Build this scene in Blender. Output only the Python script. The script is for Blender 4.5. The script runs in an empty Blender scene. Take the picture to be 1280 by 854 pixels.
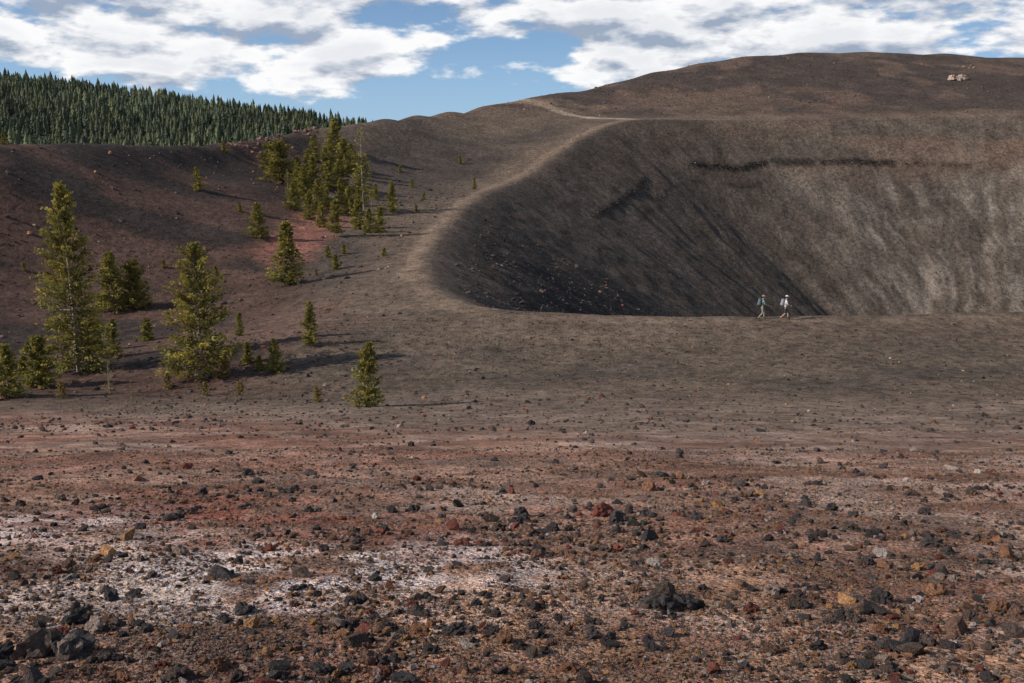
import bpy, math, numpy as np, random
from mathutils import Vector, Matrix, Euler
random.seed(7); rng=np.random.default_rng(11)
scene=bpy.context.scene
TH=math.radians(11.67); F=1244.4
# ------------------------------------------------------------------ noise
_T=np.random.default_rng(5).random((8,256,256))
def vnoise(x,y,seed=0):
    T=_T[seed%8]; x=x+seed*13.7; y=y+seed*7.3
    xi=np.floor(x).astype(np.int64); yi=np.floor(y).astype(np.int64)
    fx=x-xi; fy=y-yi; fx=fx*fx*(3-2*fx); fy=fy*fy*(3-2*fy)
    x0=xi&255; x1=(xi+1)&255; y0=yi&255; y1=(yi+1)&255
    return (T[x0,y0]*(1-fx)+T[x1,y0]*fx)*(1-fy)+(T[x0,y1]*(1-fx)+T[x1,y1]*fx)*fy
def fbm(x,y,o=4,seed=0):
    s=0;a=.5;t=0
    for i in range(o):
        s=s+a*vnoise(x*2**i,y*2**i,seed+i); t+=a; a*=.5
    return s/t
def sst(a,b,x):
    t=np.clip((x-a)/(b-a),0,1); return t*t*(3-2*t)
# ------------------------------------------------------------------ control points (image pixels back-projected through the camera at chosen distances)
def unproject(px,row,y):
    u=(px-640)/F; v=(427-row)/F
    dy=math.cos(TH)+v*math.sin(TH); dz=-math.sin(TH)+v*math.cos(TH)
    t=y/dy; return (u*t,y,dz*t)
CP=[]
for c in (-500,0,320,640,960,1280,1800):
    for r,y in ((854,4.1),(700,7.1),(600,13.8),(540,28)):
        CP.append(unproject(c,r,y))
CP+=[unproject(*a) for a in [(640,490,50),(960,490,50),(1280,490,50),(1800,490,50),(640,450,62),(960,450,61),(1280,450,61),
 (1700,450,62),(700,393,74),(850,397,73),(1000,397,73),(1280,392,73),(1700,375,85),
 (460,505,46),(300,480,58),(250,475,60),(100,465,64),(0,490,56),(-400,480,60),
 (330,400,82),(390,430,66),(370,350,108),(480,400,75),(450,350,96),
 (520,345,95),(545,370,84),(600,385,77),(530,310,118),(570,265,150),(620,235,180),(690,195,215),(740,165,237),(790,150,252),
 (900,150,264),(1100,148,268),(1280,143,268),(1600,140,250),
 (0,400,90),(150,400,92),(0,300,108),(200,300,118),(300,300,122),(300,230,150),(-400,350,85),
 (390,280,138),(400,220,172),(400,182,200),(480,300,125),(480,250,160),(540,230,190),(500,190,212),(600,170,240),(720,140,275),
 (1000,110,300),(1280,110,300)]]
RIDGE=[(-400,183,105),(-150,183,118),(0,183,128),(50,182.5,134),(100,182,140),(150,182,147),(200,183,155),(240,182,164),(280,180,174),(310,176,184),(341,170,194),(380,165,203),(420,159,213),(450,154,222),(480,149,232),
 (520,144.5,246),(560,140,260),(600,134,275),(640,128,290),
 (700,116,300),(760,105,312),(815,91,322),(870,80,332),(930,71,340),(1000,66,347),(1090,64,352),(1180,67,354),(1280,72,352),(1450,80,342),(1650,90,330)]
for a in RIDGE:
    p=unproject(*a); CP.append(p)
    L=math.hypot(p[0],p[1]); ux,uy=p[0]/L,p[1]/L
    for dd,dz in ((14,-2.5),(45,-17),(140,-70)):
        CP.append((p[0]+ux*dd,p[1]+uy*dd,p[2]+dz))
    if a[0]<640 or a[0]>740: CP.append((p[0]-ux*10,p[1]-uy*10,p[2]-(3.0 if a[0]<400 else 2.4)))
CP+=[(0,0,-1.6),(-8,0,-1.6),(8,0,-1.6),(0,-8,-1.2),(30,-5,-2.2),(-30,-5,-2.2),(0,-60,-22),(70,-60,-24),(-70,-60,-24),(-120,10,-10),(-160,0,-35),
     (120,20,-10),(190,60,-12),(230,140,-4),(240,230,5),(340,200,-40),(330,60,-50)]
CP=np.array(CP)
S=100.
def kern(d2):
    return np.where(d2>1e-12,.5*d2*np.log(d2+1e-20),0)
n=len(CP); X=CP[:,:2]/S
K=kern(((X[:,None]-X[None])**2).sum(-1))+np.eye(n)*5e-5
Pm=np.c_[np.ones(n),X]; A=np.zeros((n+3,n+3)); A[:n,:n]=K; A[:n,n:]=Pm; A[n:,:n]=Pm.T
W=np.linalg.solve(A,np.r_[CP[:,2],0,0,0])
def rbf(x,y):
    out=np.empty(len(x))
    for i in range(0,len(x),40000):
        a=x[i:i+40000]/S; b=y[i:i+40000]/S
        d2=(a[:,None]-X[None,:,0])**2+(b[:,None]-X[None,:,1])**2
        out[i:i+40000]=kern(d2)@W[:n]+W[n]+W[n+1]*a+W[n+2]*b
    return out
# crater rim polygon
rimk=[unproject(*a)[:2] for a in [(1280,392,73),(1000,397,73),(850,397,73),(700,393,74),(600,386,77),(555,372,83),(528,345,94),(535,310,118),(572,265,150),
   (620,235,180),(690,195,215),(740,165,237),(790,150,252),(900,150,264),(1100,148,268),(1280,143,268)]]+[(172,250),(192,215),(193,165),(170,118),(120,86),(75,74)]
rimk=np.array(rimk)
def catmull(P,closed,m=9):
    out=[];N=len(P)
    for i in range(N if closed else N-1):
        g=lambda k:P[k%N] if closed else P[min(max(k,0),N-1)]
        p0,p1,p2,p3=g(i-1),g(i),g(i+1),g(i+2)
        for j in range(m):
            t=j/m; out.append(.5*((2*p1)+(-p0+p2)*t+(2*p0-5*p1+4*p2-p3)*t*t+(-p0+3*p1-3*p2+p3)*t**3))
    if not closed: out.append(P[-1])
    return np.array(out)
RIM=catmull(rimk,True,8)
def polydist(x,y,P,closed):
    d=np.full(len(x),1e9); inside=np.zeros(len(x),bool); N=len(P)
    for i in range(N if closed else N-1):
        a=P[i]; b=P[(i+1)%N]; e=b-a; L=e@e
        t=np.clip(((x-a[0])*e[0]+(y-a[1])*e[1])/L,0,1)
        d=np.minimum(d,(x-a[0]-t*e[0])**2+(y-a[1]-t*e[1])**2)
        if closed and a[1]!=b[1]:
            c=((a[1]>y)!=(b[1]>y))&(x<(b[0]-a[0])*(y-a[1])/(b[1]-a[1])+a[0]); inside^=c
    d=np.sqrt(d); return np.where(inside,d,-d) if closed else d
CC=np.array([88.,168.])
hr_x=np.array([-1500,-900,-617,-440,-330,-232,-164,-60,200]); hr_z=np.array([74,72,64,46,29,16,5,-22,-110])
def farz(x,y):
    Hh=np.interp(x,hr_x,hr_z)+6*(fbm(x/90,y/90,3,3)-.5)
    f=np.where(y<1200,Hh-.125*(1200-y),Hh-.15*(y-1200))
    return np.maximum(f,-130+10*fbm(x/300,y/300,2,1))
def ledge_d(s): return 15.5+2.2*(fbm(s/16,s*0,3,6)-.5)*2
def ledge_m(s):
    a=np.degrees(s/95)%360
    return sst(66,86,a)*(1-sst(116,124,a))+.45*sst(132,138,a)*(1-sst(156,164,a))
def terrain(x,y,detail=True):
    x=np.atleast_1d(np.asarray(x,float)); y=np.atleast_1d(np.asarray(y,float))
    r=np.hypot(x,y); z=np.full(len(x),-130.)
    m=r<600; z[m]=np.maximum(rbf(x[m],y[m]),-130)
    sd=np.full(len(x),-99.)
    m2=(x>-60)&(x<240)&(y>30)&(y<320)
    if m2.any(): sd[m2]=polydist(x[m2],y[m2],RIM,True)
    d=np.maximum(sd,0); ang=np.arctan2(y-CC[1],x-CC[0]); s=ang*95
    drop=.615*(np.sqrt(d*d+3.2)-1.79); drop=np.where(drop>46,46+(drop-46)*.15,drop)
    wp=10*(fbm(x/22,y/22,2,3)-.5)
    gul=(fbm((s+wp)/10,d/40,3,2)-.5)*1.3*sst(3,20,d)+(fbm((s+wp)/3.4,d/16,3,4)-.5)*.55*sst(3,14,d)+(fbm(x/2.5,y/2.5,3,4)-.5)*.45*sst(1,6,d)
    led=.9*sst(0,.8,d-ledge_d(s))*ledge_m(s)
    z=z-drop+gul-led
    if detail:
        z=z+(fbm(x/2.2,y/2.2,3,1)-.5)*.18*sst(3,10,r)*(1-sst(70,110,r))+(fbm(x/.5,y/.5,3,2)-.5)*.06*(1-sst(25,45,r))
        z=z+(fbm(x/14,y/14,4,3)-.5)*(.9-.55*sst(150,200,r))*sst(40,90,r)*(1-sst(-14,-3,sd))
    fz=farz(x,y); b=sst(430,640,r)
    z=z*(1-b)+fz*b
    return z,sd,s,d
def H(x,y): return float(terrain([x],[y])[0][0])
# ------------------------------------------------------------------ terrain mesh
f_a=np.linspace(math.radians(-44),math.radians(44),760)
o_a=np.linspace(math.radians(44),math.radians(316),110)[1:-1]
ang=np.r_[f_a,o_a]; NA=len(ang)
rr=[.35]
while rr[-1]<4500:
    q=rr[-1]; rr.append(q+(min(.0078*q,.65) if q<362 else .02*q))
rr=np.array(rr); NR=len(rr)
RR,AA=np.meshgrid(rr,ang,indexing='ij')
vx=(RR*np.sin(AA)).ravel(); vy=(RR*np.cos(AA)).ravel()
vz,sd,ss,dd=terrain(vx,vy)
SUM=np.array([unproject(*a)[:2] for a in [(648,127,288),(665,133,283),(700,141,272),(750,148,262),(790,150,254)]])
dsum=np.full(len(vx),99.); mm=(vx>-30)&(vx<60)&(vy>230)&(vy<310); dsum[mm]=polydist(vx[mm],vy[mm],SUM,False)
def C(a): return np.array(a)[None,:]
def mix(a,b,m): return a*(1-m[:,None])+b*m[:,None]
x,y=vx,vy; r=np.hypot(x,y)
N1=fbm(x/6,y/6,4,1); N2=fbm(x/25,y/25,3,2); N3=fbm(x/1.3,y/1.3,4,3); N4=fbm(x/.45,y/.45,3,4)
xv=np.interp(y,[50,60,108,138,185,215,260],[-10,-15,-22,-27,-34,-44,-90])
col=np.repeat(C([.135,.098,.073]),len(x),0)                                   # dark cinder
col=mix(col,C([.095,.072,.058]),(1-sst(.38,.6,fbm(x/9,y/4,4,6)))*(y<80)*.8)
col=mix(col,C([.082,.062,.052]),sst(.35,.65,N2)*sst(75,110,y))
left=sst(-3,5,xv-x+6*(N1-.5))*sst(44,60,y)
col=mix(col,C([.098,.056,.044]),left)
col=mix(col,C([.048,.034,.03]),left*sst(.42,.56,fbm(x/18,y/9,4,5)))
sm=sst(262,276,y-8*(N1-.5))
col=mix(col,C([.13,.086,.066]),sm*(sd<0))
col=mix(col,C([.074,.054,.046]),sm*(sd<0)*sst(.42,.6,N2+.6*(N1-.5)))
mid=1-sst(38,56,y+14*(N2-.5)); col=mix(col,C([.215,.152,.118]),mid)
fe=np.interp(x/np.maximum(y,1),[-.5,-.1,.5],[44,28,24])
fore=1-sst(-9,9,y-fe+12*(N1-.5)); 
fc=np.repeat(C([.33,.215,.17]),len(x),0)
fc=mix(fc,C([.235,.135,.1]),sst(.47,.62,N3)); fc=mix(fc,C([.39,.285,.24]),sst(.53,.68,fbm(x/2.5,y/2.5,3,6)))
fc=mix(fc,C([.26,.12,.088]),.5*sst(.55,.66,fbm(x/3.5+9,y/2.0,3,2)))
fc=mix(fc,C([.15,.105,.088]),.6*sst(.56,.68,fbm(x/1.8+4,y/1.2,4,7)))
for px,py,rad,c,k in [(-2.1,6.2,.85,(.72,.63,.61),1),(-1.0,6.5,1.15,(.72,.64,.63),1),(-2.4,6.9,.8,(.66,.56,.54),.9),(-4.4,9.2,1.0,(.62,.52,.5),.9),(-.3,7.0,1.0,(.56,.46,.44),.8),(-1.2,5.7,.55,(.6,.5,.49),.8),(-3.2,7.8,.9,(.5,.39,.36),.7),
                    (-3.9,11.3,1.3,(.25,.085,.06),.7),(-2.4,9.6,.9,(.3,.1,.075),.75),(-1.0,9.0,1.2,(.3,.13,.095),.5),(1.5,9,1.5,(.34,.18,.13),.5),(-.4,5.0,1,(.34,.19,.11),.6),(1.5,5.5,1.2,(.36,.22,.14),.5),(-2.5,5.0,1.2,(.27,.18,.13),.5)]:
    q=np.sqrt((x-px)**2+((y-py)*.75)**2)/rad+2.4*(N4-.5)+2.4*(N3-.5); fc=mix(fc,C(c),(1-sst(.45,1.15,q))*k)
col=mix(col,fc,fore)
q=np.hypot((x+27)/4.4,(y-132)/18)+1.4*(N1-.5); col=mix(col,C([.29,.125,.095]),(1-sst(.5,1.1,q))*.9)
q=np.hypot((x+17)/7,(y-76)/16)+1.6*(N1-.5); col=mix(col,C([.15,.09,.07]),(1-sst(.4,1.2,q))*.7)
# crater interior
inn=sst(0,2.5,sd)
wp=12*(fbm(x/20,y/20,3,3)-.5)+4*(fbm(x/5,y/5,3,1)-.5); sw=ss+wp
st=fbm(sw/6,dd/20,4,1); st2=fbm(sw/7,dd/10+ss/40,5,5); st3=fbm(sw/1.8,dd/14,4,3); st4=fbm(sw/4,dd/6,4,7); st5=fbm(sw/3.5,dd/7,4,2)
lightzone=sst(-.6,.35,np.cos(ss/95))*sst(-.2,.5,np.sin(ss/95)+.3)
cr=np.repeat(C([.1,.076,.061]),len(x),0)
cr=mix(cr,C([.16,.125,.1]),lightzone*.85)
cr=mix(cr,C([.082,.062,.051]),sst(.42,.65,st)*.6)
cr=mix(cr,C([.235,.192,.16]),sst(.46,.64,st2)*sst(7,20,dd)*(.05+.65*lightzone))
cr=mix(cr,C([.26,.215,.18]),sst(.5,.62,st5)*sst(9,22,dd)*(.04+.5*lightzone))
cr=mix(cr,C([.07,.054,.045]),sst(.48,.62,st3)*.45); cr=mix(cr,C([.075,.056,.045]),sst(.52,.64,st4)*.45)
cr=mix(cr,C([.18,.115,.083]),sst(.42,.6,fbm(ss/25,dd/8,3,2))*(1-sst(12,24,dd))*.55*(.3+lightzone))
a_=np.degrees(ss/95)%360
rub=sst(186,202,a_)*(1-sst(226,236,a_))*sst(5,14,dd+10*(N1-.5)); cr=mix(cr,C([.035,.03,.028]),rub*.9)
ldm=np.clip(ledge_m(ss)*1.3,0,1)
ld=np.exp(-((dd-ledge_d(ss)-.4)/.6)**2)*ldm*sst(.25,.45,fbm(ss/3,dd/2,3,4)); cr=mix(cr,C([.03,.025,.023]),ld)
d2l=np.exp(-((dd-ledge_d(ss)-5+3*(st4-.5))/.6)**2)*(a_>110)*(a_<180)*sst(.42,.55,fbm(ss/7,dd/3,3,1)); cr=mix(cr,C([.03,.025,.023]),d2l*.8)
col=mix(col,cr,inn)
# trail on the rim
tw=np.exp(-(np.abs(sd+1.2+1.2*(N1-.5))/.95)**2)*(1-sst(262,268,y)*1.)
tw*=np.interp(np.clip(y,0,300),[72,80,95,200,300],[.35,.55,.95,.85,.8])
col=mix(col,C([.32,.22,.16]),np.clip(tw,0,1))
col=mix(col,C([.18,.125,.092]),(1-sst(2,8,np.abs(sd+2)+6*(N1-.5)))*.5*(sd<1))
col=mix(col,C([.36,.27,.2]),(1-sst(.8,3.0,dsum+2*(N1-.5)))*(sd<0))
q=np.hypot((x-5)/16,(y-283)/7)+(N1-.5)*2; col=mix(col,C([.28,.19,.135]),(1-sst(.4,1.2,q))*.6*(sd<0))
fm=sst(380,480,r); col=mix(col,C([.045,.055,.03]),fm)
col*= (.82+.36*fbm(x/3,y/3,4,7))[:,None]
z0=np.r_[vz,H(0,0)]
verts=np.c_[np.r_[vx,0],np.r_[vy,0],z0].astype(np.float32)
i=np.arange(NR-1)[:,None]*NA; j=np.arange(NA)[None,:]; jn=(j+1)%NA
quads=np.stack([i+j,i+jn,i+NA+jn,i+NA+j],-1).reshape(-1,4)[:, ::-1]
cen=len(vx); tris=np.stack([np.full(NA,cen),(np.arange(NA)+1)%NA,np.arange(NA)],-1)[:, ::-1]
def mesh_np(name,verts,faces_list,smooth=True):
    me=bpy.data.meshes.new(name); me.vertices.add(len(verts)); me.vertices.foreach_set('co',np.asarray(verts,np.float32).ravel())
    loops=np.concatenate([f.ravel() for f in faces_list]); sizes=np.concatenate([np.full(len(f),f.shape[1]) for f in faces_list])
    me.loops.add(len(loops)); me.loops.foreach_set('vertex_index',loops.astype(np.int32))
    me.polygons.add(len(sizes)); me.polygons.foreach_set('loop_start',(np.cumsum(sizes)-sizes).astype(np.int32))
    me.polygons.foreach_set('use_smooth',np.full(len(sizes),smooth)); me.update(calc_edges=True); me.validate()
    return me
def setcol(me,c,name='Col'):
    a=me.attributes.new(name,'FLOAT_COLOR','POINT'); a.data.foreach_set('color',np.c_[c,np.ones(len(c))].astype(np.float32).ravel())
def setf(me,v,name):
    a=me.attributes.new(name,'FLOAT','POINT'); a.data.foreach_set('value',np.asarray(v,np.float32))
def link(ob): scene.collection.objects.link(ob); return ob
me=mesh_np('ground',verts,[quads,tris]); setcol(me,np.r_[col,col[:1]]); setf(me,np.r_[fore,1],'fore')
ground=link(bpy.data.objects.new('ground',me))
# ------------------------------------------------------------------ materials
def mat(name,rough=.95):
    m=bpy.data.materials.new(name); m.use_nodes=True; nt=m.node_tree; b=nt.nodes['Principled BSDF']
    b.inputs['Roughness'].default_value=rough; b.inputs['Specular IOR Level'].default_value=.15
    return m,nt,b
class NB:
    def __init__(s,nt): s.nt=nt
    def n(s,t,**k):
        nd=s.nt.nodes.new(t)
        for a,v in k.items(): setattr(nd,a,v)
        return nd
    def l(s,a,b): s.nt.links.new(a,b)
    def val(s,x,inp):
        if isinstance(x,(int,float)): inp.default_value=x
        else: s.l(x,inp)
    def math(s,op,a,b=0,c=None,clamp=False):
        nd=s.n('ShaderNodeMath',operation=op,use_clamp=clamp); s.val(a,nd.inputs[0]); s.val(b,nd.inputs[1])
        if c is not None: s.val(c,nd.inputs[2])
        return nd.outputs[0]
    def noise(s,vec,scale,det=4,rough=.55):
        nd=s.n('ShaderNodeTexNoise'); s.l(vec,nd.inputs['Vector']); nd.inputs['Scale'].default_value=scale
        nd.inputs['Detail'].default_value=det; nd.inputs['Roughness'].default_value=rough; return nd.outputs['Fac']
    def mr(s,v,a,b,c,d,smooth=True):
        nd=s.n('ShaderNodeMapRange',interpolation_type='SMOOTHSTEP' if smooth else 'LINEAR'); s.l(v,nd.inputs[0])
        for k,q in zip((1,2,3,4),(a,b,c,d)): nd.inputs[k].default_value=q
        return nd.outputs[0]
    def mixc(s,mode,f,a,b):
        nd=s.n('ShaderNodeMix',data_type='RGBA',blend_type=mode); s.val(f,nd.inputs[0])
        for q,i in ((a,6),(b,7)):
            if isinstance(q,tuple): nd.inputs[i].default_value=(*q,1)
            else: s.l(q,nd.inputs[i])
        return nd.outputs[2]
m,nt,b=mat('cinder_ground',1.0); B=NB(nt)
pos=B.n('ShaderNodeNewGeometry').outputs['Position']
ca=B.n('ShaderNodeAttribute',attribute_name='Col').outputs['Color']
fa=B.n('ShaderNodeAttribute',attribute_name='fore').outputs['Fac']
v1=B.n('ShaderNodeTexVoronoi'); B.l(pos,v1.inputs['Vector']); v1.inputs['Scale'].default_value=46
v2=B.n('ShaderNodeTexVoronoi'); B.l(pos,v2.inputs['Vector']); v2.inputs['Scale'].default_value=4.5
v3=B.n('ShaderNodeTexVoronoi'); B.l(pos,v3.inputs['Vector']); v3.inputs['Scale'].default_value=1.3
sep=B.n('ShaderNodeSeparateColor'); B.l(v1.outputs['Color'],sep.inputs[0])
ramp=B.n('ShaderNodeValToRGB'); B.l(sep.outputs[0],ramp.inputs[0]); e=ramp.color_ramp; e.interpolation='CONSTANT'
e.elements[0].position=0; e.elements[0].color=(.4,.4,.43,1); e.elements[1].position=.16; e.elements[1].color=(.78,.72,.7,1)
for p_,c_ in ((.36,(1.05,.97,.92,1)),(.62,(1.3,1.0,.78,1)),(.78,(.95,.92,.95,1)),(.88,(1.5,1.45,1.4,1))):
    q=e.elements.new(p_); q.color=c_
c=B.mixc('MULTIPLY',fa,ca,ramp.outputs[0])
n2=B.mr(B.noise(pos,1.1,7,.7),.3,.7,.6,1.4); n3=B.mr(B.noise(pos,.17,4,.6),.3,.7,.82,1.18)
mul=B.math('MULTIPLY',n2,n3)
sp2=B.n('ShaderNodeSeparateColor'); B.l(v2.outputs['Color'],sp2.inputs[0])
k2=B.math('MULTIPLY',B.math('LESS_THAN',v2.outputs['Distance'],.34),B.math('GREATER_THAN',sp2.outputs[0],.45))
sp3=B.n('ShaderNodeSeparateColor'); B.l(v3.outputs['Color'],sp3.inputs[0])
k3=B.math('MULTIPLY',B.math('LESS_THAN',v3.outputs['Distance'],.25),B.math('GREATER_THAN',sp3.outputs[0],.55))
ifa=B.math('SUBTRACT',1,fa)
mul=B.math('MULTIPLY',mul,B.math('SUBTRACT',1,B.math('MULTIPLY',B.math('MULTIPLY',k2,ifa),.55)))
mul=B.math('MULTIPLY',mul,B.math('SUBTRACT',1,B.math('MULTIPLY',B.math('MULTIPLY',k3,ifa),.5)))
cmb=B.n('ShaderNodeCombineColor'); 
for q in range(3): B.l(mul,cmb.inputs[q])
c=B.mixc('MULTIPLY',1.0,c,cmb.outputs[0]); B.l(c,b.inputs['Base Color'])
bmp=B.n('ShaderNodeBump'); bmp.inputs['Strength'].default_value=.8; bmp.inputs['Distance'].default_value=.012; B.l(B.math('SUBTRACT',1,v1.outputs['Distance']),bmp.inputs['Height'])
bm3=B.n('ShaderNodeBump'); bm3.inputs['Strength'].default_value=.75; bm3.inputs['Distance'].default_value=.7; B.l(B.noise(pos,1.0,7,.7),bm3.inputs['Height']); B.l(bmp.outputs[0],bm3.inputs['Normal'])
B.l(bm3.outputs[0],b.inputs['Normal'])
me.materials.append(m)
rm,nt,b=mat('lava_rock',.9); B=NB(nt)
ia=B.n('ShaderNodeAttribute',attribute_name='col',attribute_type='INSTANCER').outputs['Color']
oc=B.n('ShaderNodeTexCoord').outputs['Object']
nz=B.noise(oc,4,5,.65); nn=B.mr(nz,.3,.7,.6,1.4)
cmb=B.n('ShaderNodeCombineColor'); [B.l(nn,cmb.inputs[q]) for q in range(3)]
B.l(B.mixc('MULTIPLY',1.0,ia,cmb.outputs[0]),b.inputs['Base Color'])
bp=B.n('ShaderNodeBump'); bp.inputs['Strength'].default_value=.8; bp.inputs['Distance'].default_value=.12; B.l(nz,bp.inputs['Height']); B.l(bp.outputs[0],b.inputs['Normal'])
import bmesh
from mathutils import noise as mnoise
rocks=bpy.data.collections.new('rock_shapes')
for k in range(12):
    bm=bmesh.new()
    if k<7:
        q=random.Random(k)
        for _ in range(q.randint(12,22)):
            v=Vector((q.gauss(0,1),q.gauss(0,1),q.gauss(0,1))).normalized()*q.uniform(.8,1.05)
            bm.verts.new((v.x*q.uniform(.85,1.1),v.y*.8,v.z*.62))
        res=bmesh.ops.convex_hull(bm,input=bm.verts)
        for v in [v for v in bm.verts if not v.link_faces]: bm.verts.remove(v)
    else:
        bmesh.ops.create_icosphere(bm,subdivisions=3,radius=1)
        for v in bm.verts:
            p=v.co.copy(); f=.78+.5*mnoise.noise(p*1.3+Vector((k*5,0,0)))+.28*mnoise.noise(p*3.2+Vector((0,k*3,0)))+.16*mnoise.noise(p*7)
            v.co=p*f; v.co.z*=.65; v.co.y*=.85
    rme=bpy.data.meshes.new('rock_shape'); bm.to_mesh(rme); bm.free(); rme.materials.append(rm)
    rocks.objects.link(bpy.data.objects.new('rock_shape_%02d'%k,rme))
def scatter(name,pts,rot,scl,idx,colr):
    me=bpy.data.meshes.new(name); me.vertices.add(len(pts)); me.vertices.foreach_set('co',np.asarray(pts,np.float32).ravel())
    for nm,a in (('rot',rot),('scl',scl),('col',colr)):
        at=me.attributes.new(nm,'FLOAT_VECTOR','POINT'); at.data.foreach_set('vector',np.asarray(a,np.float32).ravel())
    at=me.attributes.new('idx','INT','POINT'); at.data.foreach_set('value',np.asarray(idx,np.int32))
    ob=link(bpy.data.objects.new(name,me))
    ng=bpy.data.node_groups.new(name+'_nodes','GeometryNodeTree')
    ng.interface.new_socket('Geometry',in_out='INPUT',socket_type='NodeSocketGeometry'); ng.interface.new_socket('Geometry',in_out='OUTPUT',socket_type='NodeSocketGeometry')
    gi=ng.nodes.new('NodeGroupInput'); go=ng.nodes.new('NodeGroupOutput'); ci=ng.nodes.new('GeometryNodeCollectionInfo')
    ci.inputs['Collection'].default_value=rocks; ci.inputs['Separate Children'].default_value=True; ci.inputs['Reset Children'].default_value=True
    ip=ng.nodes.new('GeometryNodeInstanceOnPoints'); ip.inputs['Pick Instance'].default_value=True
    def na(nm,t):
        nd=ng.nodes.new('GeometryNodeInputNamedAttribute'); nd.data_type=t; nd.inputs['Name'].default_value=nm; return nd.outputs['Attribute']
    L=ng.links.new
    L(gi.outputs[0],ip.inputs['Points']); L(ci.outputs[0],ip.inputs['Instance']); L(na('idx','INT'),ip.inputs['Instance Index'])
    L(na('rot','FLOAT_VECTOR'),ip.inputs['Rotation']); L(na('scl','FLOAT_VECTOR'),ip.inputs['Scale']); L(ip.outputs[0],go.inputs[0])
    mo=ob.modifiers.new('scatter','NODES'); mo.node_group=ng
    return ob
def fan(nn,r0,r1,pw=1.0,amax=34):
    a=np.radians(rng.uniform(-amax,amax,nn)); u=rng.random(nn)**pw; rr_=r0*(r1/r0)**u
    return rr_*np.sin(a),rr_*np.cos(a)
PAL=np.array([[.075,.062,.06],[.06,.052,.052],[.11,.078,.065],[.18,.1,.072],[.27,.135,.08],[.38,.2,.095],[.29,.21,.175],[.45,.36,.32],[.2,.07,.05]])
def palette(nn,w): 
    w=np.array(w,float); c=PAL[rng.choice(len(PAL),nn,p=w/w.sum())]; return c*rng.uniform(.75,1.3,(nn,1))
def place(name,x,y,size,w,kinds=(0,12),sink=.25,colr=None,flat=1.0):
    z,_,_,_=terrain(x,y); nn=len(x)
    s=size[:,None]*rng.uniform(.75,1.25,(nn,3)); s[:,2]*=flat; rot=np.c_[rng.normal(0,.35,nn),rng.normal(0,.35,nn),rng.uniform(0,6.28,nn)]
    return scatter(name,np.c_[x,y,z+size*(.6-sink)*.6],rot,s,rng.integers(kinds[0],kinds[1],nn),palette(nn,w) if colr is None else colr)
# gravel
X_,Y_=fan(80000,3.2,22,.85); k=fbm(X_/.5,Y_/.5,3,4)>rng.uniform(.26,.6,len(X_)); X_,Y_=X_[k],Y_[k]
R_=np.hypot(X_,Y_); place('gravel',X_,Y_,np.clip(rng.lognormal(-4.85,.45,len(X_)),.004,.026)*(1+R_/24),[.8,.7,1.5,3,4.5,5,4.5,3.5,1],(0,7))
# stones
X_,Y_=fan(16000,3.2,50,.85); k=fbm(X_/1.6,Y_/1.6,3,2)>rng.uniform(.38,.66,len(X_)); X_,Y_=X_[k],Y_[k]; R_=np.hypot(X_,Y_)
fe_=np.interp(X_/Y_,[-.5,-.1,.5],[50,38,34]); k=Y_<fe_*rng.uniform(.55,1.1,len(X_)); 
pale=np.minimum(np.hypot(X_+2.1,(Y_-6.3)*.75),np.hypot(X_+.9,(Y_-6.6)*.75)); k&=(pale>.75)|(rng.random(len(X_))<.25)
X_,Y_,R_=X_[k],Y_[k],R_[k]
place('scattered_stones',X_,Y_,np.clip(rng.lognormal(-3.85,.5,len(X_)),.012,.1)*(1+R_/60),[4.5,3.5,3.5,2.5,2,1.4,1.4,.7,1.3])
X_,Y_=fan(650,3.6,11,.6); k=fbm(X_/1.1,Y_/1.1,3,6)>rng.uniform(.35,.62,len(X_)); k&=np.minimum(np.hypot(X_+2.1,(Y_-6.3)*.75),np.hypot(X_+.9,(Y_-6.6)*.75))>.8; X_,Y_=X_[k],Y_[k]
place('scoria_chunks',X_,Y_,np.clip(rng.lognormal(-3.15,.35,len(X_)),.03,.085),[5,5,4,2,1,.4,.6,.3,1],(2,12),.2)
cx=[];cy=[];cs=[]
for (px,py,nn,sp,sz) in [(.1,8.9,12,.28,.085),(.75,9.6,10,.3,.09),(-3.2,12,4,.6,.08),(-2.9,14.2,8,1.2,.09),(2.6,8.0,10,.5,.05),(3.4,10.5,6,.5,.06),(1.05,5.6,8,.12,.075),(1.35,6.3,3,.3,.05),
    (-2.3,5.6,7,.2,.05),(-2.25,5.0,6,.15,.06),(-1.1,6.0,6,.2,.035),(.9,5.6,3,.1,.07),(-2.25,4.55,9,.16,.085),(0,12.5,10,1.2,.06),(4,13,8,1.5,.07),(-5,12,8,1.5,.06),(5.5,12,6,.4,.07),(-.3,5.2,14,.5,.035),(.3,4.9,14,.5,.035),(1.3,5.0,10,.5,.035),(2.6,6.9,6,.4,.045),(-6,17,10,3,.1),(2,18,12,4,.08),(8,17,8,3,.09)]:
    cx+=list(rng.normal(px,sp,nn));cy+=list(rng.normal(py,sp*.7,nn));cs+=list(sz*rng.uniform(.5,1.5,nn))
place('lava_clinkers',np.array(cx),np.array(cy),np.array(cs),[5,5,4,2,.3,.1,.3,.3,1],(5,12),.15)
n2_=9000
x1=rng.uniform(-75,-8,3500); y1=rng.uniform(48,190,3500); x2=rng.uniform(-22,62,n2_); y2=rng.uniform(28,74,n2_); x3=rng.uniform(-20,190,1600); y3=rng.uniform(268,345,1600)
X_=np.r_[x1,x2,x3]; Y_=np.r_[y1,y2,y3]; sz=np.clip(rng.lognormal(-2.2,.5,len(X_)),.04,.45); sz[3500:3500+n2_]*=.42; sz[3500+n2_:]*=1.3
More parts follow.
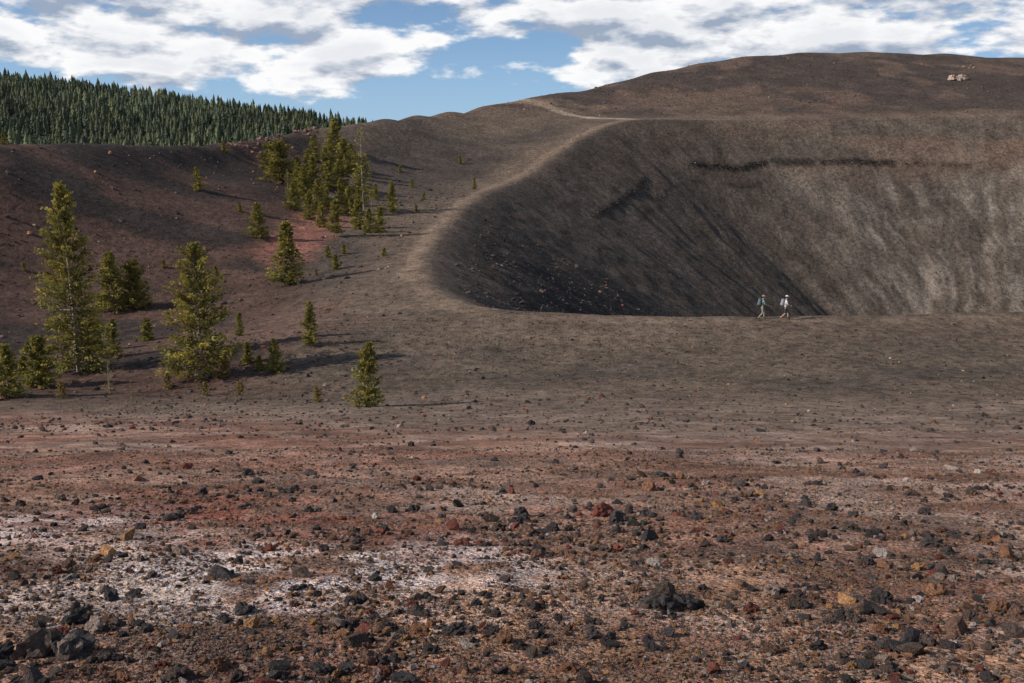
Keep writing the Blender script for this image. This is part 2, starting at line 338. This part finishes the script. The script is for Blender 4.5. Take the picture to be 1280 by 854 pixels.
s_=polydist(X_,Y_,RIM,True); k=s_<-2; place('slope_rocks',X_[k],Y_[k],sz[k],[4,4,4,3,1,.3,1,.2,1.5])
rim_a=np.degrees(np.arctan2(RIM[:,1]-CC[1],RIM[:,0]-CC[0]))%360; o=np.argsort(rim_a)
def wall(a,d):
    rx=np.interp(a,rim_a[o],RIM[o,0]); ry=np.interp(a,rim_a[o],RIM[o,1]); vx_=CC[0]-rx; vy_=CC[1]-ry; L=np.hypot(vx_,vy_); return rx+vx_/L*d,ry+vy_/L*d
a1=rng.uniform(188,232,3600); d1=rng.uniform(4,45,3600); a3=rng.uniform(60,235,3500); d3=rng.uniform(3,50,3500)
xa,ya=wall(np.r_[a1,a3],np.r_[d1,d3]); sz=np.r_[np.clip(rng.lognormal(-2.0,.5,len(a1)),.06,.45),np.clip(rng.lognormal(-2.4,.5,len(a3)),.05,.3)]
a2=rng.uniform(66,168,50000); d2_=rng.uniform(8,26,50000); xl,yl=wall(a2,d2_); sdl=polydist(xl,yl,RIM,True); sl=np.arctan2(yl-CC[1],xl-CC[0])*95
k=(np.abs(sdl-ledge_d(sl)-.3)<.3)&(ledge_m(sl)>rng.random(len(xl)))&(fbm(sl/4,sl*0,2,3)>.46)
xl,yl=xl[k],yl[k]; xa=np.r_[xa,xl]; ya=np.r_[ya,yl]; sz=np.r_[sz,rng.uniform(.08,.26,len(xl))]
place('crater_rubble',xa,ya,sz,[5,5,3,1,0,0,.1,0,.2],flat=.7)
oc_=[]; 
for px,row,yy,nn,sp,sz in [(1190,100,312,6,.9,1.5),(1205,101,312,6,.9,1.4),(1212,85,330,3,1,.7)]:
    p=unproject(px,row,yy); oc_+=[(p[0]+rng.normal(0,sp),yy+rng.normal(0,sp),sz*rng.uniform(.5,1.1)) for _ in range(nn)]
oc_=np.array(oc_); place('pale_rock_outcrop',oc_[:,0],oc_[:,1],oc_[:,2],None,(7,12),.1,np.array([[.36,.27,.22]])*rng.uniform(.7,1.1,(len(oc_),1)))
oc_=[]
for px,row,yy,nn,sp in [(300,178,180,40,3.5),(330,172,190,40,3),(380,166,204,30,1.2)]:
    p=unproject(px,row,yy); oc_+=[(p[0]+rng.normal(0,sp),yy+rng.normal(0,2),rng.uniform(.15,.6)) for _ in range(nn)]
oc_=np.array(oc_); place('rusty_rock_outcrop',oc_[:,0],oc_[:,1],oc_[:,2],None,(5,12),.1,np.array([[.27,.16,.13]])*rng.uniform(.6,1.1,(len(oc_),1)))
# ------------------------------------------------------------------ pines
fm_,nt,b=mat('pine_needles',.7); B=NB(nt)
at=B.n('ShaderNodeAttribute',attribute_name='Col').outputs['Color']; B.l(at,b.inputs['Base Color'])
tl=B.n('ShaderNodeBsdfTranslucent'); B.l(at,tl.inputs[0]); mx=B.n('ShaderNodeMixShader'); mx.inputs[0].default_value=.3
B.l(b.outputs[0],mx.inputs[1]); B.l(tl.outputs[0],mx.inputs[2]); B.l(mx.outputs[0],nt.nodes['Material Output'].inputs[0])
bk,nt,b=mat('pine_bark',.9); B=NB(nt); oc=B.n('ShaderNodeTexCoord').outputs['Object']
B.l(B.mixc('MIX',B.noise(oc,6,5),(.16,.12,.09),(.42,.37,.31)),b.inputs['Base Color'])
def make_pine(name,seed,H_,R,base=.06,dens=1.0,power=.75,tuft=.16,bare_top=0,droop=.1,tone=0.,dark=0.,leaf=1.0):
    q=np.random.default_rng(seed); V=[];Fs=[];Cc=[];Ms=[]
    def tube(pts,rad,ns,c):
        st=len(V)
        for i_,(p,r_) in enumerate(zip(pts,rad)):
            for k_ in range(ns):
                a=2*math.pi*k_/ns; V.append((p[0]+r_*math.cos(a),p[1]+r_*math.sin(a),p[2]+(0 if ns>4 else r_*.4*math.sin(a)))); Cc.append(c)
        for i_ in range(len(pts)-1):
            for k_ in range(ns):
                a=st+i_*ns+k_; b_=st+i_*ns+(k_+1)%ns; Fs.append((a,b_,b_+ns,a+ns)); Ms.append(1)
    lean=q.normal(0,.018,2); tp=[]
    for i_ in range(13):
        t=i_/12; tp.append((lean[0]*H_*t*t+.012*H_*math.sin(3*t+seed),lean[1]*H_*t*t,-.15*(i_==0)+H_*t))
    tp=np.array(tp); tr=[max(.0145*H_*(1-i_/12)**.9+.008,.006) for i_ in range(13)]
    tube(tp,tr,7,(.1,.08,.06))
    nb=int(H_*11*dens)+16; lp=q.uniform(0,6.28)
    clump=q.uniform(.35,1.2,(12,5))
    for bi in range(nb):
        t=base+(1-base)*(bi+q.random())/nb
        t=min(t,.985)
        lf=leaf
        if bare_top and t>1-bare_top: lf=leaf*.15
        a=bi*2.39996+q.normal(0,.35); cl=clump[int(t*11.99),int((a%6.283)/6.284*5)]
        if cl<.43: lf*=.4
        L=R*((1-t)**power)*(min(1,(t-base)/.1+.6))*cl*q.uniform(.7,1.2)+.025*H_*(1-.6*t)
        tz=t*12; i0=min(int(tz),11); o_=tp[i0]+(tp[i0+1]-tp[i0])*(tz-i0)
        rise=(-droop-.25*q.random()) if t<.35 else (.1+.9*(t-.35))+q.normal(0,.12)
        ns=max(3,int(L/(tuft*.9))); pts=[]
        for k_ in range(ns+1):
            w=k_/ns; pts.append(o_+np.array([math.cos(a)*L*w,math.sin(a)*L*w,L*(rise*w+.28*w*w)]))
        br=.05*L*.35+.004
        tube([pts[0],pts[len(pts)//2],pts[-1]],[br,br*.6,br*.2],3,(.1,.08,.06))
        bt=q.uniform(.6,1.35); yel=q.random()
        for k_ in range(1,ns+1):
            w=k_/ns
            if w<.22: continue
            m_=6 if w<.9 else 10
            for _ in range(m_):
                if q.random()>lf: continue
                sp_=L*.15*(1-.4*w)+tuft*.38
                c_=pts[k_]+q.normal(0,1,3)*np.array([sp_,sp_,sp_*.55])*.7
                d_=np.array([math.cos(a),math.sin(a),rise+.4])+q.normal(0,.6,3); d_/=np.linalg.norm(d_)
                e_=np.cross(d_,q.normal(0,1,3)); e_/=np.linalg.norm(e_)+1e-6; f_=np.cross(d_,e_)
                ln=tuft*q.uniform(.7,1.5); wd=ln*.25; sh=(.45+.7*w)*bt*q.uniform(.75,1.25)*(1-dark)  # needles darker near the trunk: inner crown shade put into their colour
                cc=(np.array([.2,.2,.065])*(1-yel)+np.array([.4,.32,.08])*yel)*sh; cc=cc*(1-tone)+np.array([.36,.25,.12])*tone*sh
                for g in (e_,f_):
                    st=len(V); V.extend([tuple(c_-d_*ln*.5),tuple(c_-g*wd+d_*ln*.1),tuple(c_+d_*ln*.6),tuple(c_+g*wd+d_*ln*.1)]); Cc.extend([tuple(cc)]*4)
                    Fs.append((st,st+1,st+2,st+3)); Ms.append(0)
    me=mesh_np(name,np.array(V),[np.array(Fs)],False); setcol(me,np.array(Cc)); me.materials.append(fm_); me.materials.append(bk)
    me.polygons.foreach_set('material_index',np.array(Ms,np.int32)); return me
PV={'tall':(make_pine('pine_tall',1,12,2.6,.03,1.35,.85,.21,0,.15),12),
 'broad':(make_pine('pine_broad',2,8,2.2,.03,1.5,.72,.18,0,.1),8),
 'a':(make_pine('pine_a',3,5,1.5,.03,1.9,.72,.19),5),'b':(make_pine('pine_b',4,5,1.65,.04,1.9,.68,.19),5),'c':(make_pine('pine_c',5,5,1.15,.05,1.8,.65,.18),5),
 'd':(make_pine('pine_d',12,5,1.4,.12,1.7,.6,.19),5),
 'thin':(make_pine('pine_thin',6,11,1.3,.08,.8,.5,.22,.35,.2,leaf=.7),11),
 'snag':(make_pine('pine_snag',16,5,.9,.1,1.3,.4,.14,.3,.2,tone=.6,leaf=.15),5),
 'sap':(make_pine('pine_sapling',7,1.6,.55,.02,4,.6,.12),1.6),'sap2':(make_pine('pine_sapling_b',8,1.6,.6,.02,3,.5,.12,tone=.6,leaf=.7),1.6),
 'dark':(make_pine('pine_dark',9,5,2.0,.02,2.1,.5,.22,dark=.3),5)}
def march(px,row):
    ys=np.linspace(25,330,1500); u=(px-640)/F; v=(427-row)/F; dy=math.cos(TH)+v*math.sin(TH); dz=-math.sin(TH)+v*math.cos(TH)
    t=ys/dy; z,_,_,_=terrain(u*t,ys); k=np.argmax(z>dz*t)
    if not (z>dz*t).any(): k=np.argmin(np.abs(z-dz*t))
    return u*t[k],ys[k],z[k],t[k]
TREES=[('tall',97,465,228),('broad',253,473,165),('b',141,388,70),('dark',168,385,56),('c',388,432,54),('a',460,508,80),
 ('a',345,465,42),('c',300,420,30),('b',12,497,66),('sap',52,484,62),('snag',138,492,42),('snag',165,505,30),('a',142,447,48),('sap',184,426,28),('sap',310,455,26),('sap2',280,472,28),
 ('sap2',397,503,20),('sap2',78,498,22),('sap2',300,495,18),('sap2',257,495,18),('sap',325,463,18),('sap',30,470,25),('sap2',210,487,20),('sap',118,440,40),('sap2',235,450,24),
 ('c',360,357,78),('b',323,298,42),('sap',325,270,14),('a',248,238,28),('thin',455,262,97),('a',418,190,40),('dark',350,228,48),('dark',337,215,34),('b',372,232,34),('a',393,202,30),('b',381,250,42),
 ('d',410,240,36),('b',430,220,44),('a',441,217,36),('b',398,264,38),('a',386,274,34),('d',420,296,44),('a',447,286,40),('d',475,295,35),('c',490,266,38),('a',462,291,30),('b',367,262,32),
 ('b',407,216,30),('a',427,256,32),('c',450,241,32),('dark',376,244,34),('d',392,236,38),('b',437,268,34),('a',408,262,30),('c',470,250,20),('a',415,205,30),('snag',360,245,32),('d',385,214,26),
 ('b',425,236,34),('b',345,208,26),('a',402,284,30),('snag',465,282,34),('snag',368,330,26),
 ('c',593,237,15),('sap',515,235,10),('sap',575,205,10),('sap',530,250,9),('sap',500,215,9),('sap',420,337,18),('sap',410,322,14),('sap',430,318,12),('sap',362,356,20),
 ('sap',205,335,10),('sap2',30,340,12),('sap',270,345,12),('sap',300,265,10),('a',5,181,16),('sap',280,190,12),('sap',395,345,8),('sap',520,265,9),('sap',480,320,10)]
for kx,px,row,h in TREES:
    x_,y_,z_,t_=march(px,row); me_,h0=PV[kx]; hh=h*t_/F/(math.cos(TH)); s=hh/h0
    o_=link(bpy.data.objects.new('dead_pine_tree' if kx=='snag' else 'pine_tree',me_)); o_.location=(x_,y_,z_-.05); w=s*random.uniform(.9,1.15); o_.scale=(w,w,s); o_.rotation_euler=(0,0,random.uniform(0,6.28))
# ------------------------------------------------------------------ distant forest
nf=15000; fx=rng.uniform(-780,-60,nf); fy=rng.uniform(560,1260,nf); k=(fx/fy>-.62)&(fx/fy<-.06)&(fbm(fx/60,fy/60,3,2)>rng.uniform(.15,.5,nf)); fx,fy=fx[k],fy[k]
fz=terrain(fx,fy,False)[0]; fh=np.clip(rng.normal(12,3.4,len(fx)),5,20); fr=fh*rng.uniform(.17,.27,len(fx)); nf=len(fx)
tv=[];tf=[]
for ti in range(6):
    z0_=.05+ti*.155; rr_=(1-ti/6.3)**.8; q=np.random.default_rng(ti); st=len(tv); nsd=9
    for k_ in range(nsd): a=2*math.pi*(k_+.5*(ti%2))/nsd; rj=rr_*q.uniform(.5,1.15); tv.append((rj*math.cos(a),rj*math.sin(a),z0_-.04*q.random()))
    tv.append((0,0,min(z0_+.3,1.0)))
    for k_ in range(nsd): tf.append((st+k_,st+(k_+1)%nsd,st+nsd))
tv=np.array(tv); tf=np.array(tf); th=rng.uniform(0,6.28,nf)
vxf=(tv[None,:,0]*np.cos(th)[:,None]-tv[None,:,1]*np.sin(th)[:,None])*fr[:,None]+fx[:,None]; vyf=(tv[None,:,0]*np.sin(th)[:,None]+tv[None,:,1]*np.cos(th)[:,None])*fr[:,None]+fy[:,None]
vzf=tv[None,:,2]*fh[:,None]+fz[:,None]-.5
VV=np.stack([vxf,vyf,vzf],-1).reshape(-1,3); FF=(tf[None]+(np.arange(nf)*len(tv))[:,None,None]).reshape(-1,3)
me=mesh_np('distant_forest',VV,[FF],False); yl_=rng.random((nf,1))**1.5; fc_=(np.array([.065,.085,.045])*(1-yl_)+np.array([.17,.175,.07])*yl_)*rng.uniform(.6,1.3,(nf,1))+np.array([.012,.017,.023])  # bluish offset: atmospheric haze put into the tree colours
fc_*=(.5+.95*fbm(fx/70,fy/90,3,6))[:,None]
setcol(me,np.repeat(fc_,len(tv),0)); me.materials.append(fm_); link(bpy.data.objects.new('distant_forest',me))
# ------------------------------------------------------------------ hikers
def simple(name,c,rough=.8):
    m,nt,b=mat(name,rough); B=NB(nt); oc=B.n('ShaderNodeTexCoord').outputs['Object']
    nn=B.noise(oc,30,3); B.l(B.mixc('MIX',nn,tuple(v*.8 for v in c),tuple(min(1,v*1.15) for v in c)),b.inputs['Base Color']); return m
SK=simple('skin',(.45,.27,.19)); BOOT=simple('boots',(.12,.08,.05)); HAIR=simple('hair',(.06,.035,.02))
def skin(name,vs,es,rad,sub=1):
    me=bpy.data.meshes.new(name); me.from_pydata(vs,es,[]); ob=link(bpy.data.objects.new(name+'_tmp',me))
    mo=ob.modifiers.new('s','SKIN'); mo.use_smooth_shade=True
    for i_,r_ in enumerate(rad):
        d=me.skin_vertices[0].data[i_]; d.radius=(r_,r_) if not isinstance(r_,tuple) else r_; d.use_root=(i_==0)
    s_=ob.modifiers.new('u','SUBSURF'); s_.levels=sub; s_.render_levels=sub
    dg=bpy.context.evaluated_depsgraph_get(); out=bpy.data.meshes.new_from_object(ob.evaluated_get(dg)); bpy.data.objects.remove(ob); out.name=name; return out
def ell(name,c,r,m,seg=16,rot=(0,0,0),pw=1):
    bm=bmesh.new(); bmesh.ops.create_uvsphere(bm,u_segments=seg,v_segments=10,radius=1)
    for v in bm.verts:
        for k_ in range(3): v.co[k_]=math.copysign(abs(v.co[k_])**pw,v.co[k_])
    bmesh.ops.transform(bm,matrix=Matrix.Translation(c)@Euler(rot).to_matrix().to_4x4()@Matrix.Diagonal((*r,1)),verts=bm.verts)
    me=bpy.data.meshes.new(name); bm.to_mesh(me); bm.free(); me.polygons.foreach_set('use_smooth',[True]*len(me.polygons)); me.materials.append(m)
    return link(bpy.data.objects.new(name,me))
def hiker(loc,rz,shirt,pants,pack,hatc,shorts,stride,cap):
    s=stride
    J=dict(pel=(0,0,.96),wai=(.01,0,1.1),che=(.03,0,1.32),nk0=(.045,0,1.47),nk=(.06,0,1.54),hd=(.085,0,1.63),hd2=(.08,0,1.73),
     hl=(0,.1,.92),kl=(.19*s,.1,.52),al=(.24*s-.02,.1,.1),tl=(.24*s+.14,.11,.045),
     hr=(0,-.1,.92),kr=(.02*s,-.1,.50),ar=(-.30*s,-.1,.14),tr=(-.30*s+.13,-.11,.05),
     sl=(.03,.19,1.42),el=(-.1*s,.24,1.16),wl=(.06,.22,.95),sr=(.03,-.19,1.42),er=(.12*s,-.24,1.16),wr=(.33,-.2,1.08))
    R=dict(pel=(.15,.125),wai=(.13,.11),che=(.16,.125),nk0=.08,nk=.055,hd=(.085,.1),hd2=(.075,.085),hl=.095,kl=.062,al=.045,tl=.04,hr=.095,kr=.062,ar=.045,tr=.04,
     sl=.062,el=.045,wl=.03,sr=.062,er=.045,wr=.03)
    E=[('pel','wai'),('wai','che'),('che','nk0'),('nk0','nk'),('nk','hd'),('hd','hd2'),('pel','hl'),('hl','kl'),('kl','al'),('al','tl'),('pel','hr'),('hr','kr'),('kr','ar'),('ar','tr'),
       ('che','sl'),('sl','el'),('el','wl'),('che','sr'),('sr','er'),('er','wr')]
    ks=list(J); me=skin('hiker',[J[k_] for k_ in ks],[(ks.index(a),ks.index(b_)) for a,b_ in E],[R[k_] for k_ in ks],2)
    ms=[SK,shirt,pants,BOOT]; [me.materials.append(m_) for m_ in ms]
    for p in me.polygons:
        c=p.center; ya=abs(c.y)
        if c.z>1.5: mi=0
        elif ya>.155 and c.z<1.2 and c.z>.85: mi=0
        elif c.z>1.0: mi=1
        elif c.z>(.5 if shorts else .16): mi=2
        elif c.z>.16: mi=0
        else: mi=3
        p.material_index=mi; p.use_smooth=True
    ob=link(bpy.data.objects.new('hiker',me)); parts=[]
    for nm,w,dr in (('left_hand',J['wl'],Vector((.15,0,-1)).normalized()),('right_hand',J['wr'],Vector((.9,0,-.35)).normalized())):
        w=Vector(w); sdv=Vector((0,1,0)); n_=dr.cross(sdv); vs=[w,w+dr*.05,w+dr*.09]; es=[(0,1),(1,2)]; rd=[.026,(.02,.036),(.018,.038)]
        for fi,(off,ln) in enumerate(((-.033,.06),(-.011,.078),(.011,.074),(.033,.062))):
            b0=len(vs); vs+=[w+dr*.1+n_*off,w+dr*(.1+ln*.5)+n_*off+sdv*.006,w+dr*(.1+ln*.9)+n_*off*.9+sdv*.026]; es+=[(2,b0),(b0,b0+1),(b0+1,b0+2)]; rd+=[.0095,.0085,.007]
        b0=len(vs); vs+=[w+dr*.05+n_*.045,w+dr*.09+n_*.065]; es+=[(1,b0),(b0,b0+1)]; rd+=[.012,.009]
        hm=skin(nm,[tuple(v) for v in vs],es,rd,1); hm.materials.append(SK); parts.append(link(bpy.data.objects.new(nm,hm)))
    parts+=[ell('nose',(.185,0,1.64),(.022,.013,.02),SK),ell('left_eye',(.165,.032,1.665),(.012,.013,.009),EYE),ell('right_eye',(.165,-.032,1.665),(.012,.013,.009),EYE),
            ell('mouth',(.168,0,1.595),(.01,.024,.006),LIP),ell('left_ear',(.085,.095,1.645),(.02,.012,.032),SK),ell('right_ear',(.085,-.095,1.645),(.02,.012,.032),SK),
            ell('hair',(.06,0,1.69),(.105,.1,.11),HAIR)]
    parts.append(ell('hat_crown',(.08,0,1.765),(.108,.102,.07),hatc)); parts.append(ell('hat_brim',(.1 if not cap else .16,0,1.745),(.17 if not cap else .1,.16 if not cap else .08,.012),hatc,20))
    parts.append(ell('backpack',(-.2,0,1.27),(.12,.155,.25),pack,20,(0,.06,0),.6)); parts.append(ell('backpack_pocket',(-.32,0,1.17),(.04,.11,.11),pack,16,(0,.06,0),.6))
    parts.append(ell('backpack_lid',(-.19,0,1.51),(.11,.14,.045),pack,16,(0,.06,0),.7))
    for sy in (1,-1):
        sm_=skin('strap',[(-.12,sy*.1,1.46),(.03,sy*.11,1.53),(.16,sy*.1,1.4),(.13,sy*.12,1.2),(-.1,sy*.14,1.1)],[(0,1),(1,2),(2,3),(3,4)],[.018]*5,1); sm_.materials.append(pack); parts.append(link(bpy.data.objects.new('strap',sm_)))
    for p in parts: p.parent=ob
    ob.location=loc; ob.rotation_euler=(0,0,rz); return ob
EYE=simple('eye',(.05,.04,.04)); LIP=simple('lips',(.3,.1,.09))
W_=simple('pale_cloth',(.72,.72,.72)); T_=simple('teal_cloth',(.22,.31,.31)); K_=simple('khaki_cloth',(.3,.26,.22)); D_=simple('dark_cloth',(.05,.055,.07)); G_=simple('teal_pack',(.1,.15,.16)); O_=simple('pale_pack',(.3,.29,.33))
x_,y_=18.5,72.6; hiker((x_,y_,H(x_,y_)-.01),math.radians(5),T_,K_,G_,K_,False,1.0,False)
x_,y_=20.1,72.2; hiker((x_,y_,H(x_,y_)-.01),math.radians(-8),W_,D_,O_,W_,True,1.15,True)
# ------------------------------------------------------------------ light + sky
Lt=Vector((1,.2,0)).normalized(); EL=math.radians(31)
ldir=Vector((Lt.x*math.cos(EL),Lt.y*math.cos(EL),-math.sin(EL)))
sun=bpy.data.lights.new('sun','SUN'); sun.energy=5.0; sun.angle=math.radians(.53); sun.color=(1,.93,.82)
so=link(bpy.data.objects.new('sun',sun)); so.rotation_euler=ldir.to_track_quat('-Z','Y').to_euler(); so.location=(-50,-10,60)
w=bpy.data.worlds.new('World'); scene.world=w; w.use_nodes=True; nt=w.node_tree; B=NB(nt); bg=nt.nodes['Background']; wo=nt.nodes['World Output']
sky=B.n('ShaderNodeTexSky',sky_type='NISHITA'); sky.sun_disc=False; sky.sun_elevation=EL; sky.sun_rotation=math.atan2(-Lt.x,-Lt.y); sky.altitude=2400; sky.air_density=1; sky.dust_density=.3; sky.ozone_density=3
tc=B.n('ShaderNodeTexCoord').outputs['Generated']; sp=B.n('ShaderNodeSeparateXYZ'); B.l(tc,sp.inputs[0]); zz=sp.outputs[2]
skc=B.mixc('MULTIPLY',B.mr(zz,0,.3,1,0),sky.outputs[0],(.8,.97,1.25))
skc=B.mixc('MIX',B.mr(zz,-.02,.13,.7,.25),skc,(5.0,7.8,11.0))
B.l(skc,bg.inputs[0]); bg.inputs[1].default_value=.075
def vec(off,mz):
    c=B.n('ShaderNodeCombineXYZ'); B.l(sp.outputs[0],c.inputs[0]); B.l(sp.outputs[1],c.inputs[1]); B.l(B.math('MULTIPLY',B.math('ADD',zz,off),mz),c.inputs[2]); return c.outputs[0]
def dens(off):
    v=vec(off,2.9); a=B.noise(v,8.5,8,.56); b_=B.noise(v,2.6,2,.5)
    return B.math('ADD',B.math('MULTIPLY',a,.78),B.math('MULTIPLY',b_,.22))
d0=dens(0); d1=dens(.013)
cov=B.mr(zz,.03,.08,-.065,.095); hi=B.mr(zz,.2,.5,0,-.16)
gap=B.math('MULTIPLY',B.mr(B.math('ABSOLUTE',B.math('ADD',sp.outputs[0],.08)),.02,.12,-.06,0),B.mr(zz,.08,.115,1,0))
dd_=B.math('ADD',B.math('ADD',B.math('ADD',d0,cov),hi),gap)
al=B.mr(dd_,.49,.56,0,1)
lit=B.math('ADD',B.math('MULTIPLY',B.math('SUBTRACT',d0,d1),9.0),.66,clamp=True)
core=B.mr(dd_,.57,.70,1,.74); lit=B.math('MULTIPLY',lit,core)
cc=B.mixc('MIX',lit,(.34,.41,.53),(.98,.98,.99))
bg2=B.n('ShaderNodeBackground'); B.l(cc,bg2.inputs[0]); bg2.inputs[1].default_value=1
ms=B.n('ShaderNodeMixShader'); B.l(al,ms.inputs[0]); B.l(bg.outputs[0],ms.inputs[1]); B.l(bg2.outputs[0],ms.inputs[2]); B.l(ms.outputs[0],wo.inputs[0])
cam=bpy.data.cameras.new('camera'); cam.lens=35; cam.sensor_width=36; cam.clip_end=20000; cam.clip_start=.05
co=link(bpy.data.objects.new('camera',cam)); co.location=(0,0,0); co.rotation_euler=(math.pi/2-TH,0,0); scene.camera=co
scene.view_settings.view_transform='Standard'; scene.view_settings.look='None'; scene.view_settings.exposure=0
